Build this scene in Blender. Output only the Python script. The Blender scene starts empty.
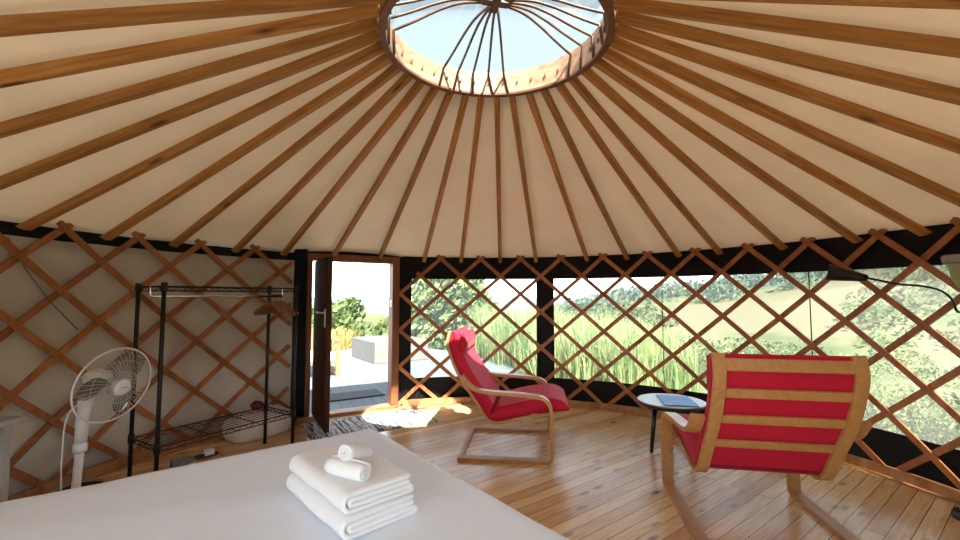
import bpy, bmesh, math, random
from mathutils import Vector, Matrix, noise
PI = math.pi
rad = math.radians
sc = bpy.context.scene
C = sc.collection
RND = random.Random(7)
ORD = ['zeroth', 'first', 'second', 'third', 'fourth', 'fifth', 'sixth', 'seventh', 'eighth', 'ninth', 'tenth', 'eleventh', 'twelfth',
       'thirteenth', 'fourteenth', 'fifteenth', 'sixteenth', 'seventeenth', 'eighteenth', 'nineteenth', 'twentieth', 'twenty-first', 'twenty-second']

# ------------------------------------------------------------------ materials
def new_mat(name):
    m = bpy.data.materials.new(name); m.use_nodes = True
    nt = m.node_tree
    b = nt.nodes['Principled BSDF']
    return m, nt, b
def nd(nt, typ, **kw):
    n = nt.nodes.new(typ)
    for k, v in kw.items():
        if k in n.inputs: n.inputs[k].default_value = v
        else: setattr(n, k, v)
    return n
def ramp(nt, fac, stops):
    r = nt.nodes.new('ShaderNodeValToRGB')
    e = r.color_ramp.elements
    while len(e) < len(stops): e.new(0.5)
    for i, (p, c) in enumerate(stops):
        e[i].position = p; e[i].color = (*c, 1) if len(c) == 3 else c
    nt.links.new(fac, r.inputs[0])
    return r.outputs[0]
def coords(nt, kind='Object', scale=(1, 1, 1), rot=(0, 0, 0)):
    t = nt.nodes.new('ShaderNodeTexCoord'); mp = nt.nodes.new('ShaderNodeMapping')
    mp.inputs['Scale'].default_value = scale; mp.inputs['Rotation'].default_value = rot
    nt.links.new(t.outputs[kind], mp.inputs['Vector'])
    return mp.outputs[0]
def bump(nt, b, height, strength=.3, dist=.01):
    n = nt.nodes.new('ShaderNodeBump'); n.inputs['Strength'].default_value = strength; n.inputs['Distance'].default_value = dist
    nt.links.new(height, n.inputs['Height']); nt.links.new(n.outputs[0], b.inputs['Normal'])
def plain(name, col, rough=.5, metal=0, spec=.5, var=.12, scale=30, bumpy=0):
    m, nt, b = new_mat(name)
    nz = nd(nt, 'ShaderNodeTexNoise', Scale=scale, Detail=3.0)
    nt.links.new(coords(nt), nz.inputs['Vector'])
    lo = tuple(c*(1-var) for c in col); hi = tuple(min(1, c*(1+var)) for c in col)
    nt.links.new(ramp(nt, nz.outputs[0], [(.3, lo), (.7, hi)]), b.inputs['Base Color'])
    b.inputs['Roughness'].default_value = rough; b.inputs['Metallic'].default_value = metal
    b.inputs['Specular IOR Level'].default_value = spec
    if bumpy: bump(nt, b, nz.outputs[0], bumpy, .004)
    return m
def wood(name, dark, mid, light, rough=.5, scale=(1.2, 14, 14), knots=False, rnd=.25, spec=.4):
    m, nt, b = new_mat(name)
    oi = nt.nodes.new('ShaderNodeObjectInfo')
    t = nt.nodes.new('ShaderNodeTexCoord')
    ad = nd(nt, 'ShaderNodeVectorMath', operation='MULTIPLY_ADD')
    cb = nt.nodes.new('ShaderNodeCombineXYZ')
    for i in range(3): nt.links.new(oi.outputs['Random'], cb.inputs[i])
    ad.inputs[1].default_value = (37, 23, 11)
    nt.links.new(cb.outputs[0], ad.inputs[0]); nt.links.new(t.outputs['Object'], ad.inputs[2])
    mp = nt.nodes.new('ShaderNodeMapping'); mp.inputs['Scale'].default_value = scale
    nt.links.new(ad.outputs[0], mp.inputs['Vector'])
    nz = nd(nt, 'ShaderNodeTexNoise', Scale=3.0, Detail=6.0, Roughness=.6, Distortion=.6)
    nt.links.new(mp.outputs[0], nz.inputs['Vector'])
    col = ramp(nt, nz.outputs[0], [(.28, dark), (.5, mid), (.72, light)])
    hsv = nt.nodes.new('ShaderNodeHueSaturation')
    mr = nd(nt, 'ShaderNodeMapRange'); mr.inputs['To Min'].default_value = 1-rnd; mr.inputs['To Max'].default_value = 1+rnd
    nt.links.new(oi.outputs['Random'], mr.inputs[0]); nt.links.new(mr.outputs[0], hsv.inputs['Value'])
    nt.links.new(col, hsv.inputs['Color'])
    out = hsv.outputs[0]
    if knots:
        mp2 = nt.nodes.new('ShaderNodeMapping'); mp2.inputs['Scale'].default_value = (2.2, 9, 9)
        nt.links.new(ad.outputs[0], mp2.inputs['Vector'])
        vo = nd(nt, 'ShaderNodeTexVoronoi', Scale=1.0); nt.links.new(mp2.outputs[0], vo.inputs['Vector'])
        f = ramp(nt, vo.outputs['Distance'], [(.06, (1, 1, 1)), (.16, (0, 0, 0))])
        mx = nd(nt, 'ShaderNodeMix', data_type='RGBA'); mx.inputs[7].default_value = (*[c*.45 for c in dark], 1)
        nt.links.new(f, mx.inputs[0]); nt.links.new(out, mx.inputs[6]); out = mx.outputs[2]
    nt.links.new(out, b.inputs['Base Color'])
    b.inputs['Roughness'].default_value = rough; b.inputs['Specular IOR Level'].default_value = spec
    bump(nt, b, nz.outputs[0], .15, .002)
    return m
def fabric(name, col, rough=.9, weave=500, var=.08, sheen=.0, trans=0.0, fold=0.0, tint=None):
    m, nt, b = new_mat(name)
    v = coords(nt)
    nz = nd(nt, 'ShaderNodeTexNoise', Scale=2.5, Detail=4.0); nt.links.new(v, nz.inputs['Vector'])
    lo = tuple(c*(1-var) for c in (tint or col)); hi = tuple(min(1, c*(1+var)) for c in col)
    cc = ramp(nt, nz.outputs[0], [(.3, lo), (.7, hi)])
    nt.links.new(cc, b.inputs['Base Color'])
    b.inputs['Roughness'].default_value = rough; b.inputs['Specular IOR Level'].default_value = .2
    if sheen: b.inputs['Sheen Weight'].default_value = sheen
    w = nd(nt, 'ShaderNodeTexNoise', Scale=weave, Detail=2.0); nt.links.new(v, w.inputs['Vector'])
    h = w.outputs[0]
    if fold:
        f = nd(nt, 'ShaderNodeTexNoise', Scale=5.0, Detail=3.0, Distortion=.8); nt.links.new(v, f.inputs['Vector'])
        mm = nd(nt, 'ShaderNodeMath', operation='MULTIPLY_ADD'); mm.inputs[1].default_value = fold
        nt.links.new(f.outputs[0], mm.inputs[0]); nt.links.new(w.outputs[0], mm.inputs[2]); h = mm.outputs[0]
    bump(nt, b, h, .25, .003)
    if trans:
        tr = nt.nodes.new('ShaderNodeBsdfTranslucent'); nt.links.new(cc, tr.inputs['Color'])
        mx = nt.nodes.new('ShaderNodeMixShader'); mx.inputs[0].default_value = trans
        nt.links.new(b.outputs[0], mx.inputs[1]); nt.links.new(tr.outputs[0], mx.inputs[2])
        nt.links.new(mx.outputs[0], nt.nodes['Material Output'].inputs[0])
    return m
def clear(name, tint=(1, 1, 1), gloss=.04, rough=.03, haze=0.0):
    m, nt, b = new_mat(name)
    nt.nodes.remove(b)
    t = nt.nodes.new('ShaderNodeBsdfTransparent'); t.inputs[0].default_value = (*tint, 1)
    g = nt.nodes.new('ShaderNodeBsdfGlossy'); g.inputs['Roughness'].default_value = rough
    fr = nd(nt, 'ShaderNodeFresnel', IOR=1.35)
    mx = nt.nodes.new('ShaderNodeMixShader')
    mm = nd(nt, 'ShaderNodeMath', operation='MULTIPLY'); mm.inputs[1].default_value = gloss*20
    nt.links.new(fr.outputs[0], mm.inputs[0]); nt.links.new(mm.outputs[0], mx.inputs[0])
    nt.links.new(t.outputs[0], mx.inputs[1]); nt.links.new(g.outputs[0], mx.inputs[2])
    last = mx.outputs[0]
    if haze:
        tl = nt.nodes.new('ShaderNodeBsdfTranslucent'); tl.inputs[0].default_value = (.9, .9, .88, 1)
        m2 = nt.nodes.new('ShaderNodeMixShader'); m2.inputs[0].default_value = haze
        nt.links.new(last, m2.inputs[1]); nt.links.new(tl.outputs[0], m2.inputs[2]); last = m2.outputs[0]
    nt.links.new(last, nt.nodes['Material Output'].inputs[0])
    return m

M = {}
M['rafter'] = wood('rafter wood', (.25, .095, .018), (.42, .188, .045), (.54, .275, .08), .5, (.9, 13, 13), True, .14)
M['slat'] = wood('lattice wood', (.22, .072, .021), (.36, .132, .042), (.46, .19, .066), .48, (3, 3, 1.2), False, .16)
M['ringwood'] = wood('crown ring wood', (.30, .15, .08), (.50, .29, .17), (.62, .39, .25), .5, (4, 4, 9), False, .02)
M['ringrim'] = wood('ring rim wood', (.10, .04, .016), (.17, .07, .03), (.24, .10, .05), .45, (4, 4, 9), False, .02)
M['strut'] = wood('strut wood', (.07, .035, .02), (.11, .06, .035), (.16, .09, .05), .5, (4, 4, 4), False, .05)
M['birch'] = wood('bent birch', (.40, .19, .058), (.47, .235, .078), (.53, .28, .10), .42, (1.5, 10, 10), False, .03)
M['jamb'] = wood('door frame wood', (.12, .038, .013), (.20, .068, .024), (.28, .10, .038), .5, (9, 9, 1.0), False, .06)
M['doorwood'] = wood('dark door wood', (.035, .014, .007), (.065, .026, .012), (.10, .04, .018), .7, (9, 9, 1.0), False, .05, .15)
M['base'] = wood('base board wood', (.24, .10, .035), (.38, .18, .07), (.48, .25, .11), .5, (4, 4, 1), False, .05)
M['hanger'] = wood('hanger wood', (.16, .065, .022), (.26, .115, .042), (.34, .16, .065), .4, (5, 12, 12), False, .15)
M['bench'] = wood('bench wood', (.15, .08, .03), (.2, .115, .05), (.25, .15, .07), .6, (9, 9, 3), False, .05)
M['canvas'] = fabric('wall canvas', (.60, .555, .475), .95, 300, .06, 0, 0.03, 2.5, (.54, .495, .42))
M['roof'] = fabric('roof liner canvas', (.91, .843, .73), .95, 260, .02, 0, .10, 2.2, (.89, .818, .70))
M['black'] = fabric('black border fabric', (.010, .010, .011), .8, 400, .25)
M['red'] = fabric('red cushion fabric', (.49, .010, .034), .75, 420, .05, .05)
M['red_back'] = fabric('dark red cushion backing', (.40, .006, .02), .85, 420, .06)
M['towel'] = fabric('white terry', (.80, .80, .81), 1, 260, .02, .3)
M['sheet'] = fabric('white sheet', (.82, .88, .98), .95, 700, .015, .1, 0, .5)
M['bedbase'] = plain('bed base', (.45, .42, .38), .8)
M['metal'] = plain('black wire', (.012, .012, .012), .45, 0.2, .4)
M['chrome'] = plain('chrome', (.62, .6, .57), .22, 1, .5, .03)
M['fanplastic'] = plain('white plastic', (.62, .62, .61), .35, 0, .5, .03)
M['fangrey'] = plain('grey plastic', (.34, .34, .33), .3, 0, .5, .03)
M['blade'] = clear('smoky clear blade', (.74, .74, .73), .05, .1, .10)
M['bag'] = fabric('plastic wrapped pillow', (.84, .79, .79), .35, 60, .12, 0, 0, 2.5, (.76, .68, .67))
M['darkstuff'] = plain('dark woven', (.035, .03, .028), .7, 0, .4, .5, 60)
M['darkred'] = fabric('maroon cloth', (.10, .018, .018), .9, 200)
M['greyrubber'] = plain('grey shoe rubber', (.16, .165, .16), .6, 0, .4, .3, 40)
M['whiterubber'] = plain('white strap', (.7, .7, .7), .5)
M['tabletop'] = plain('pale lacquer', (.36, .46, .39), .38, 0, .5, .03)
M['tableblack'] = plain('black lacquer', (.008, .008, .009), .3)
M['magazine'] = plain('blue magazine', (.09, .30, .72), .5, 0, .25, .12, 8)
M['stand'] = plain('pale stand', (.30, .29, .27), .5, 0, .4, .08)
M['lampblack'] = plain('black lamp metal', (.012, .011, .011), .35, .3)
M['lampglass'] = fabric('frosted lamp bowl', (.56, .62, .36), .35, 3, .05, 0, .5)
M['lamprim'] = plain('grey bowl lining', (.34, .33, .32), .5)
M['brass'] = plain('door handle metal', (.55, .52, .46), .3, .9)
M['concrete'] = plain('pale concrete', (.125, .123, .118), .8, 0, .3, .05, 12)
M['cord'] = plain('grey cord', (.2, .19, .18), .8)
M['fabricwhite'] = fabric('outdoor cushion', (.75, .74, .72), .9)
M['vinyl'] = clear('clear window vinyl', (.96, .97, .96), .03, .04, .05)
M['dome'] = clear('acrylic dome', (.86, .93, .97), .02, .05)

def floor_material():
    m, nt, b = new_mat('pine plank floor')
    v = coords(nt, 'Object', (1, 1, 1), (0, 0, -rad(39.2)))
    br = nt.nodes.new('ShaderNodeTexBrick')
    br.offset = .37; br.squash = 1
    for k, val in (('Scale', 1.0), ('Mortar Size', .0022), ('Mortar Smooth', .15), ('Brick Width', 2.7), ('Row Height', .088), ('Bias', 0.0)):
        br.inputs[k].default_value = val
    br.inputs['Color1'].default_value = (0, 0, 0, 1); br.inputs['Color2'].default_value = (1, 1, 1, 1); br.inputs['Mortar'].default_value = (.5, .5, .5, 1)
    nt.links.new(v, br.inputs['Vector'])
    mp = nt.nodes.new('ShaderNodeMapping'); mp.inputs['Scale'].default_value = (1.3, 17, 1)
    nt.links.new(v, mp.inputs['Vector'])
    # shift the grain per board
    off = nd(nt, 'ShaderNodeVectorMath', operation='MULTIPLY_ADD'); off.inputs[1].default_value = (13, 7, 5)
    nt.links.new(br.outputs['Color'], off.inputs[0]); nt.links.new(mp.outputs[0], off.inputs[2])
    nz = nd(nt, 'ShaderNodeTexNoise', Scale=2.6, Detail=6.0, Roughness=.62, Distortion=.7); nt.links.new(off.outputs[0], nz.inputs['Vector'])
    grain = ramp(nt, nz.outputs[0], [(.25, (.58, .34, .15)), (.5, (.77, .54, .29)), (.75, (.85, .66, .41))])
    board = ramp(nt, br.outputs['Color'], [(0, (.80, .64, .50)), (.5, (.95, .91, .86)), (1, (1.12, 1.12, 1.10))])
    mu = nd(nt, 'ShaderNodeMix', data_type='RGBA', blend_type='MULTIPLY'); mu.inputs[0].default_value = 1
    nt.links.new(grain, mu.inputs[6]); nt.links.new(board, mu.inputs[7])
    mk = nt.nodes.new('ShaderNodeMapping'); mk.inputs['Scale'].default_value = (3.6, 10.5, 1)
    nt.links.new(v, mk.inputs['Vector'])
    vo = nd(nt, 'ShaderNodeTexVoronoi', Scale=1.0); nt.links.new(mk.outputs[0], vo.inputs['Vector'])
    kf = ramp(nt, vo.outputs['Distance'], [(.06, (1, 1, 1)), (.26, (0, 0, 0))])
    sel = ramp(nt, vo.outputs['Color'], [(.45, (0, 0, 0)), (.55, (1, 1, 1))])
    km = nd(nt, 'ShaderNodeMath', operation='MULTIPLY'); nt.links.new(kf, km.inputs[0]); nt.links.new(sel, km.inputs[1])
    mx = nd(nt, 'ShaderNodeMix', data_type='RGBA'); mx.inputs[7].default_value = (.10, .045, .02, 1)
    nt.links.new(km.outputs[0], mx.inputs[0]); nt.links.new(mu.outputs[2], mx.inputs[6])
    m3 = nd(nt, 'ShaderNodeMix', data_type='RGBA'); m3.inputs[7].default_value = (.09, .045, .022, 1)
    nt.links.new(br.outputs['Fac'], m3.inputs[0]); nt.links.new(mx.outputs[2], m3.inputs[6])
    nt.links.new(m3.outputs[2], b.inputs['Base Color'])
    b.inputs['Roughness'].default_value = .23
    b.inputs['Specular IOR Level'].default_value = .65
    inv = nd(nt, 'ShaderNodeMath', operation='SUBTRACT'); inv.inputs[0].default_value = 1.0
    nt.links.new(br.outputs['Fac'], inv.inputs[1]); bump(nt, b, inv.outputs[0], .5, .003)
    return m
M['floor'] = floor_material()
def rug_material():
    m, nt, b = new_mat('striped rag rug')
    v = coords(nt, 'Object', (1, 1, 1))
    w = nd(nt, 'ShaderNodeTexNoise', Scale=1.0, Detail=5.0, Roughness=.75); 
    mp = nt.nodes.new('ShaderNodeMapping'); mp.inputs['Scale'].default_value = (17, .8, 1); nt.links.new(v, mp.inputs['Vector'])
    nt.links.new(mp.outputs[0], w.inputs['Vector'])
    c = ramp(nt, w.outputs[0], [(.38, (.015, .018, .03)), (.43, (.06, .08, .13)), (.47, (.75, .73, .70)), (.51, (.8, .78, .74)), (.54, (.05, .06, .10)), (.60, (.03, .04, .06)), (.64, (.8, .77, .74))])
    nt.links.new(c, b.inputs['Base Color']); b.inputs['Roughness'].default_value = 1
    n2 = nd(nt, 'ShaderNodeTexNoise', Scale=220.0); nt.links.new(v, n2.inputs['Vector']); bump(nt, b, n2.outputs[0], .5, .005)
    return m
M['rug'] = rug_material()
def deck_material():
    m, nt, b = new_mat('grey deck boards')
    v = coords(nt, 'Object', (1, 1, 1), (0, 0, rad(-118)))
    br = nt.nodes.new('ShaderNodeTexBrick')
    for k, val in (('Scale', 1.0), ('Mortar Size', .006), ('Brick Width', 3.6), ('Row Height', .14)): br.inputs[k].default_value = val
    br.inputs['Color1'].default_value = (.11, .135, .155, 1); br.inputs['Color2'].default_value = (.14, .165, .185, 1); br.inputs['Mortar'].default_value = (.07, .07, .08, 1)
    nt.links.new(v, br.inputs['Vector']); nt.links.new(br.outputs['Color'], b.inputs['Base Color'])
    b.inputs['Roughness'].default_value = .7
    return m
M['deck'] = deck_material()
def leafy(name, a, b_, scale=1.5, trans=.35):
    m, nt, b = new_mat(name)
    v = coords(nt); nz = nd(nt, 'ShaderNodeTexNoise', Scale=scale, Detail=4.0); nt.links.new(v, nz.inputs['Vector'])
    c = ramp(nt, nz.outputs[0], [(.32, a), (.68, b_)])
    nt.links.new(c, b.inputs['Base Color']); b.inputs['Roughness'].default_value = .6; b.inputs['Specular IOR Level'].default_value = .25
    tr = nt.nodes.new('ShaderNodeBsdfTranslucent'); nt.links.new(c, tr.inputs['Color'])
    mx = nt.nodes.new('ShaderNodeMixShader'); mx.inputs[0].default_value = trans
    nt.links.new(b.outputs[0], mx.inputs[1]); nt.links.new(tr.outputs[0], mx.inputs[2])
    nt.links.new(mx.outputs[0], nt.nodes['Material Output'].inputs[0])
    return m
M['leaf_dark'] = leafy('dark tree leaves', (.09, .14, .055), (.20, .27, .11), 2)
M['leaf_mid'] = leafy('green shrub leaves', (.09, .135, .055), (.19, .245, .095), 2)
M['leaf_olive'] = leafy('olive scrub leaves', (.05, .075, .03), (.105, .13, .06), .15)
M['leaf_red'] = leafy('reddish scrub', (.42, .07, .06), (.5, .12, .10), .5)
M['leaf_far_haze'] = leafy('haze-tinted woodland leaves', (.07, .11, .09), (.13, .18, .14), .08)  # paler, bluish leaf colour carries the distance haze
M['leaf_gold'] = leafy('golden grass', (.40, .30, .10), (.52, .40, .16), 2)
M['grass'] = leafy('tall grass blades', (.15, .25, .075), (.42, .48, .23), 1.6, .4)
M['trunk'] = plain('bark', (.12, .09, .06), .9, 0, .2, .3, 20, .4)
def terrain_material():
    m, nt, b = new_mat('hillside ground')
    v = coords(nt)
    n1 = nd(nt, 'ShaderNodeTexNoise', Scale=.09, Detail=8.0, Roughness=.62); nt.links.new(v, n1.inputs['Vector'])
    c = ramp(nt, n1.outputs[0], [(.30, (.05, .07, .035)), (.45, (.085, .105, .055)), (.56, (.12, .125, .075)), (.70, (.155, .14, .095))])
    at = nd(nt, 'ShaderNodeAttribute', attribute_name='field')
    mx = nd(nt, 'ShaderNodeMix', data_type='RGBA'); mx.inputs[7].default_value = (.125, .12, .078, 1)
    nt.links.new(at.outputs['Fac'], mx.inputs[0]); nt.links.new(c, mx.inputs[6])
    at2 = nd(nt, 'ShaderNodeAttribute', attribute_name='woods')
    m2 = nd(nt, 'ShaderNodeMix', data_type='RGBA'); m2.inputs[7].default_value = (.075, .10, .09, 1)  # far woods ground: distance haze put into its grey-green colour
    nt.links.new(at2.outputs['Fac'], m2.inputs[0]); nt.links.new(mx.outputs[2], m2.inputs[6])
    nt.links.new(m2.outputs[2], b.inputs['Base Color']); b.inputs['Roughness'].default_value = 1; b.inputs['Specular IOR Level'].default_value = 0
    return m
M['terrain'] = terrain_material()
M['sea'] = plain('pale sea', (.085, .12, .15), .4, 0, .4, .05, .01)

# ------------------------------------------------------------------ mesh helpers
def mesh_obj(name, bm, mat, parent=None, smooth=False, loc=None, auto=None):
    me = bpy.data.meshes.new(name); bm.normal_update(); bm.to_mesh(me); bm.free()
    for x in (mat if isinstance(mat, (list, tuple)) else [mat]): me.materials.append(x)
    if smooth:
        for p in me.polygons: p.use_smooth = True
    o = bpy.data.objects.new(name, me); C.objects.link(o)
    if parent: o.parent = parent
    if loc: o.location = loc
    if auto is not None:
        md = o.modifiers.new('bevel', 'BEVEL'); md.width = auto; md.segments = 2; md.limit_method = 'ANGLE'; md.angle_limit = rad(40)
    return o
def tag(o, label=None, cat=None, group=None, kind=None):
    if label: o['label'] = label
    if cat: o['category'] = cat
    if group: o['group'] = group
    if kind: o['kind'] = kind
    return o
def thing(name, loc, label, cat, group=None, rz=0):
    o = bpy.data.objects.new(name, None); C.objects.link(o); o.location = loc; o.rotation_euler = (0, 0, rz)
    return tag(o, label, cat, group)
def box(bm, c, s, rot=None):
    mt = Matrix.Translation(c) @ (rot.to_4x4() if rot is not None else Matrix.Identity(4)) @ Matrix.Diagonal((*s, 1))
    bmesh.ops.create_cube(bm, size=1, matrix=mt)
def tube(bm, pts, r, n=8, cap=True, closed=False):
    pts = [Vector(p) for p in pts]
    rings = []
    N = len(pts)
    prev = None
    for i, p in enumerate(pts):
        if closed: t = pts[(i+1) % N]-pts[i-1]
        else: t = pts[min(i+1, N-1)]-pts[max(i-1, 0)]
        t.normalize()
        if prev is None:
            a = Vector((0, 0, 1)) if abs(t.z) < .9 else Vector((1, 0, 0))
            u = t.cross(a).normalized()
        else:
            u = (prev-t*prev.dot(t))
            u = u.normalized() if u.length > 1e-6 else t.orthogonal().normalized()
        prev = u
        w = t.cross(u)
        rr = r[i] if isinstance(r, (list, tuple)) else r
        rings.append([bm.verts.new(p+u*math.cos(2*PI*k/n)*rr+w*math.sin(2*PI*k/n)*rr) for k in range(n)])
    for i in range(N if closed else N-1):
        a, b = rings[i], rings[(i+1) % N]
        for k in range(n): bm.faces.new((a[k], a[(k+1) % n], b[(k+1) % n], b[k]))
    if cap and not closed:
        bm.faces.new(rings[0][::-1]); bm.faces.new(rings[-1])
def lathe(bm, prof, n=32, c=(0, 0, 0), close=False):
    rings = []
    for r, z in prof:
        if r < 1e-6: rings.append([bm.verts.new((c[0], c[1], c[2]+z))])
        else: rings.append([bm.verts.new((c[0]+r*math.cos(2*PI*k/n), c[1]+r*math.sin(2*PI*k/n), c[2]+z)) for k in range(n)])
    for i in range(len(rings)-1 if not close else len(rings)):
        a, b = rings[i], rings[(i+1) % len(rings)]
        for k in range(n):
            q = [a[k % len(a)], a[(k+1) % len(a)], b[(k+1) % len(b)], b[k % len(b)]]
            u = []
            for x in q:
                if x not in u: u.append(x)
            if len(u) > 2: bm.faces.new(u)
def strip(bm, prof, y0, y1, th, close_ends=True):
    """a ribbon: a 2-D path in (x, z) with thickness th, between y0 and y1"""
    P = [Vector((x, 0, z)) for x, z in prof]; N = len(P)
    R = []
    for i, p in enumerate(P):
        t = (P[min(i+1, N-1)]-P[max(i-1, 0)]).normalized()
        nn = Vector((-t.z, 0, t.x))
        R.append([bm.verts.new(Vector((0, y, 0))+p+nn*s*th/2) for y, s in ((y0, -1), (y1, -1), (y1, 1), (y0, 1))])
    for a, b in zip(R, R[1:]):
        for k in range(4): bm.faces.new((a[k], a[(k+1) % 4], b[(k+1) % 4], b[k]))
    bm.faces.new(R[0][::-1]); bm.faces.new(R[-1])
def smooth_path(pts, n=6):
    P = [Vector(p) if len(p) == 3 else Vector((p[0], p[1], 0)) for p in pts]
    out = []
    for i in range(len(P)-1):
        p0, p1, p2, p3 = P[max(i-1, 0)], P[i], P[i+1], P[min(i+2, len(P)-1)]
        for k in range(n):
            t = k/n
            out.append(.5*((2*p1)+(p2-p0)*t+(2*p0-5*p1+4*p2-p3)*t*t+(3*p1-p0-3*p2+p3)*t**3))
    out.append(P[-1])
    return out if len(pts[0]) == 3 else [(v.x, v.y) for v in out]
def fillet(pts, r, n=6):
    """polyline in 2-D with rounded corners"""
    P = [Vector(p) for p in pts]; out = [P[0]]
    for i in range(1, len(P)-1):
        a, b, c = P[i-1], P[i], P[i+1]
        d1 = (a-b).normalized(); d2 = (c-b).normalized()
        rr = min(r, (a-b).length*.49, (c-b).length*.49)
        for k in range(n+1):
            t = k/n
            out.append((b+d1*rr)*(1-t)**2+2*b*t*(1-t)+(b+d2*rr)*t*t)
    out.append(P[-1])
    return [tuple(v) for v in out]
def cyl(th, r, z): return Vector((r*math.sin(th), r*math.cos(th), z))
def wall_strip(bm, t0, t1, z0, z1, r, th=.006, step=.03, wob=None):
    n = max(1, int((t1-t0)/step)); m = 1 if wob is None else 14
    G = []
    for side in (0, 1):
        g = []
        for i in range(n+1):
            t = t0+(t1-t0)*i/n
            g.append([bm.verts.new(cyl(t, r+side*th+(wob(t, z0+(z1-z0)*j/m) if wob else 0), z0+(z1-z0)*j/m)) for j in range(m+1)])
        G.append(g)
    for i in range(n):
        for j in range(m):
            bm.faces.new((G[0][i][j], G[0][i+1][j], G[0][i+1][j+1], G[0][i][j+1]))
            bm.faces.new((G[1][i][j+1], G[1][i+1][j+1], G[1][i+1][j], G[1][i][j]))
        for j in (0, m):
            q = (G[0][i][j], G[1][i][j], G[1][i+1][j], G[0][i+1][j])
            bm.faces.new(q if j == 0 else q[::-1])
    for i in (0, n):
        for j in range(m):
            q = (G[0][i][j], G[0][i][j+1], G[1][i][j+1], G[1][i][j])
            bm.faces.new(q if i == 0 else q[::-1])

# ------------------------------------------------------------------ the shell
R = 3.0; ZT = 1.775
bm = bmesh.new(); lathe(bm, [(0, 0), (3.06, 0), (3.06, -.05), (0, -.05)], 128)
tag(mesh_obj('floor', bm, M['floor']), 'round floor of pale knotty pine boards laid on a slant', kind='structure')

TH_D0, TH_D1 = -.800, -.380           # door opening in the wall ring
def wob(t, z): return .012*math.sin(t*23+z*2)+.022*noise.noise(Vector((t*9, z*2.2, 3)))+.022*noise.noise(Vector((t*22+z*3, z*5-t*6, 1)))
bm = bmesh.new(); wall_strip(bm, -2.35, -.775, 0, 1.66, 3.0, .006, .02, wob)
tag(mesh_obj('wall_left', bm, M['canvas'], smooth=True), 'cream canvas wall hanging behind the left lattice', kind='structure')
bm = bmesh.new(); wall_strip(bm, -2.35, -.77, 1.60, 1.80, 3.035, .006)
tag(mesh_obj('trim_1', bm, M['black']), 'black fabric band along the top of the left canvas wall', kind='structure')
def window_wall(wname, label, t0, t1, holes, zb, zt):
    bm = bmesh.new()
    wall_strip(bm, t0, t1, 0, zb, R, .008); wall_strip(bm, t0, t1, zt, 1.80, R, .008)
    e = t0
    for a, b in holes:
        wall_strip(bm, e, a, zb, zt, R, .008); e = b
    wall_strip(bm, e, t1, zb, zt, R, .008)
    return tag(mesh_obj(wname, bm, M['black']), label, kind='structure')
WZ0, WZ1 = .31, 1.495
window_wall('wall_front', 'black fabric wall border framing the clear windows', TH_D1, 1.95, [(-.345, .166), (.236, 1.52)], WZ0, WZ1)
window_wall('wall_back', 'black fabric wall border at the rear of the round room', 1.95, 2*PI-2.35, [(2.62, 2.95), (3.05, 3.9)], WZ0, WZ1)  # both rear openings are unseen, added to light the bed and chair backs
for i, (a, b, seams) in enumerate(((-.345, .166, ()), (.236, 1.52, (.643, 1.085)), (2.62, 2.95, ()), (3.05, 3.9, ()))):  # last two panels fill the added rear openings behind the camera
    bm = bmesh.new(); wall_strip(bm, a-.01, b+.01, WZ0-.01, WZ1+.01, R+.003, .001)
    w = tag(mesh_obj('window_%d' % (i+1), bm, M['vinyl'], smooth=True), 'clear vinyl window panel in the black wall border', kind='structure')
    for s in seams:
        bm = bmesh.new(); wall_strip(bm, s-.0012, s+.0012, WZ0, WZ1, R-.004, .005); mesh_obj('seam', bm, M['black'], w)

# base board ring
bm = bmesh.new()
for a, b in ((TH_D1, 2*PI-2.35), (-2.35, TH_D0)):
    wall_strip(bm, a, b, 0, .075, 2.925, .028)
    wall_strip(bm, a, b, .0, .012, 2.895, .03)
tag(mesh_obj('baseboard_round', bm, M['base']), 'low wooden base board around the foot of the round wall', kind='structure')

# roof cloth
def roof_z(r): return 1.770+(3.0-r)*.4435
bm = bmesh.new(); n = 38*6; m = 22
g = []
for i in range(n):
    t = 2*PI*i/n+.018
    row = []
    for j in range(m+1):
        u = j/m; r = .655+(3.07-.655)*u
        sag = -.012*math.sin(PI*u)*abs(math.sin((t-.018)*19)) + .004*noise.noise(Vector((t*14, r*4, 0)))
        row.append([bm.verts.new(cyl(t, r, roof_z(r)+sag)), None])
    g.append(row)
for i in range(n):
    for j in range(m):
        a, b = g[i], g[(i+1) % n]
        bm.faces.new((a[j][0], a[j+1][0], b[j+1][0], b[j][0]))
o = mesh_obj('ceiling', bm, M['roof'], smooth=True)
md = o.modifiers.new('thick', 'SOLIDIFY'); md.thickness = .006; md.offset = 1
tag(o, 'cream canvas roof stretched over the rafters', kind='structure')

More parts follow.
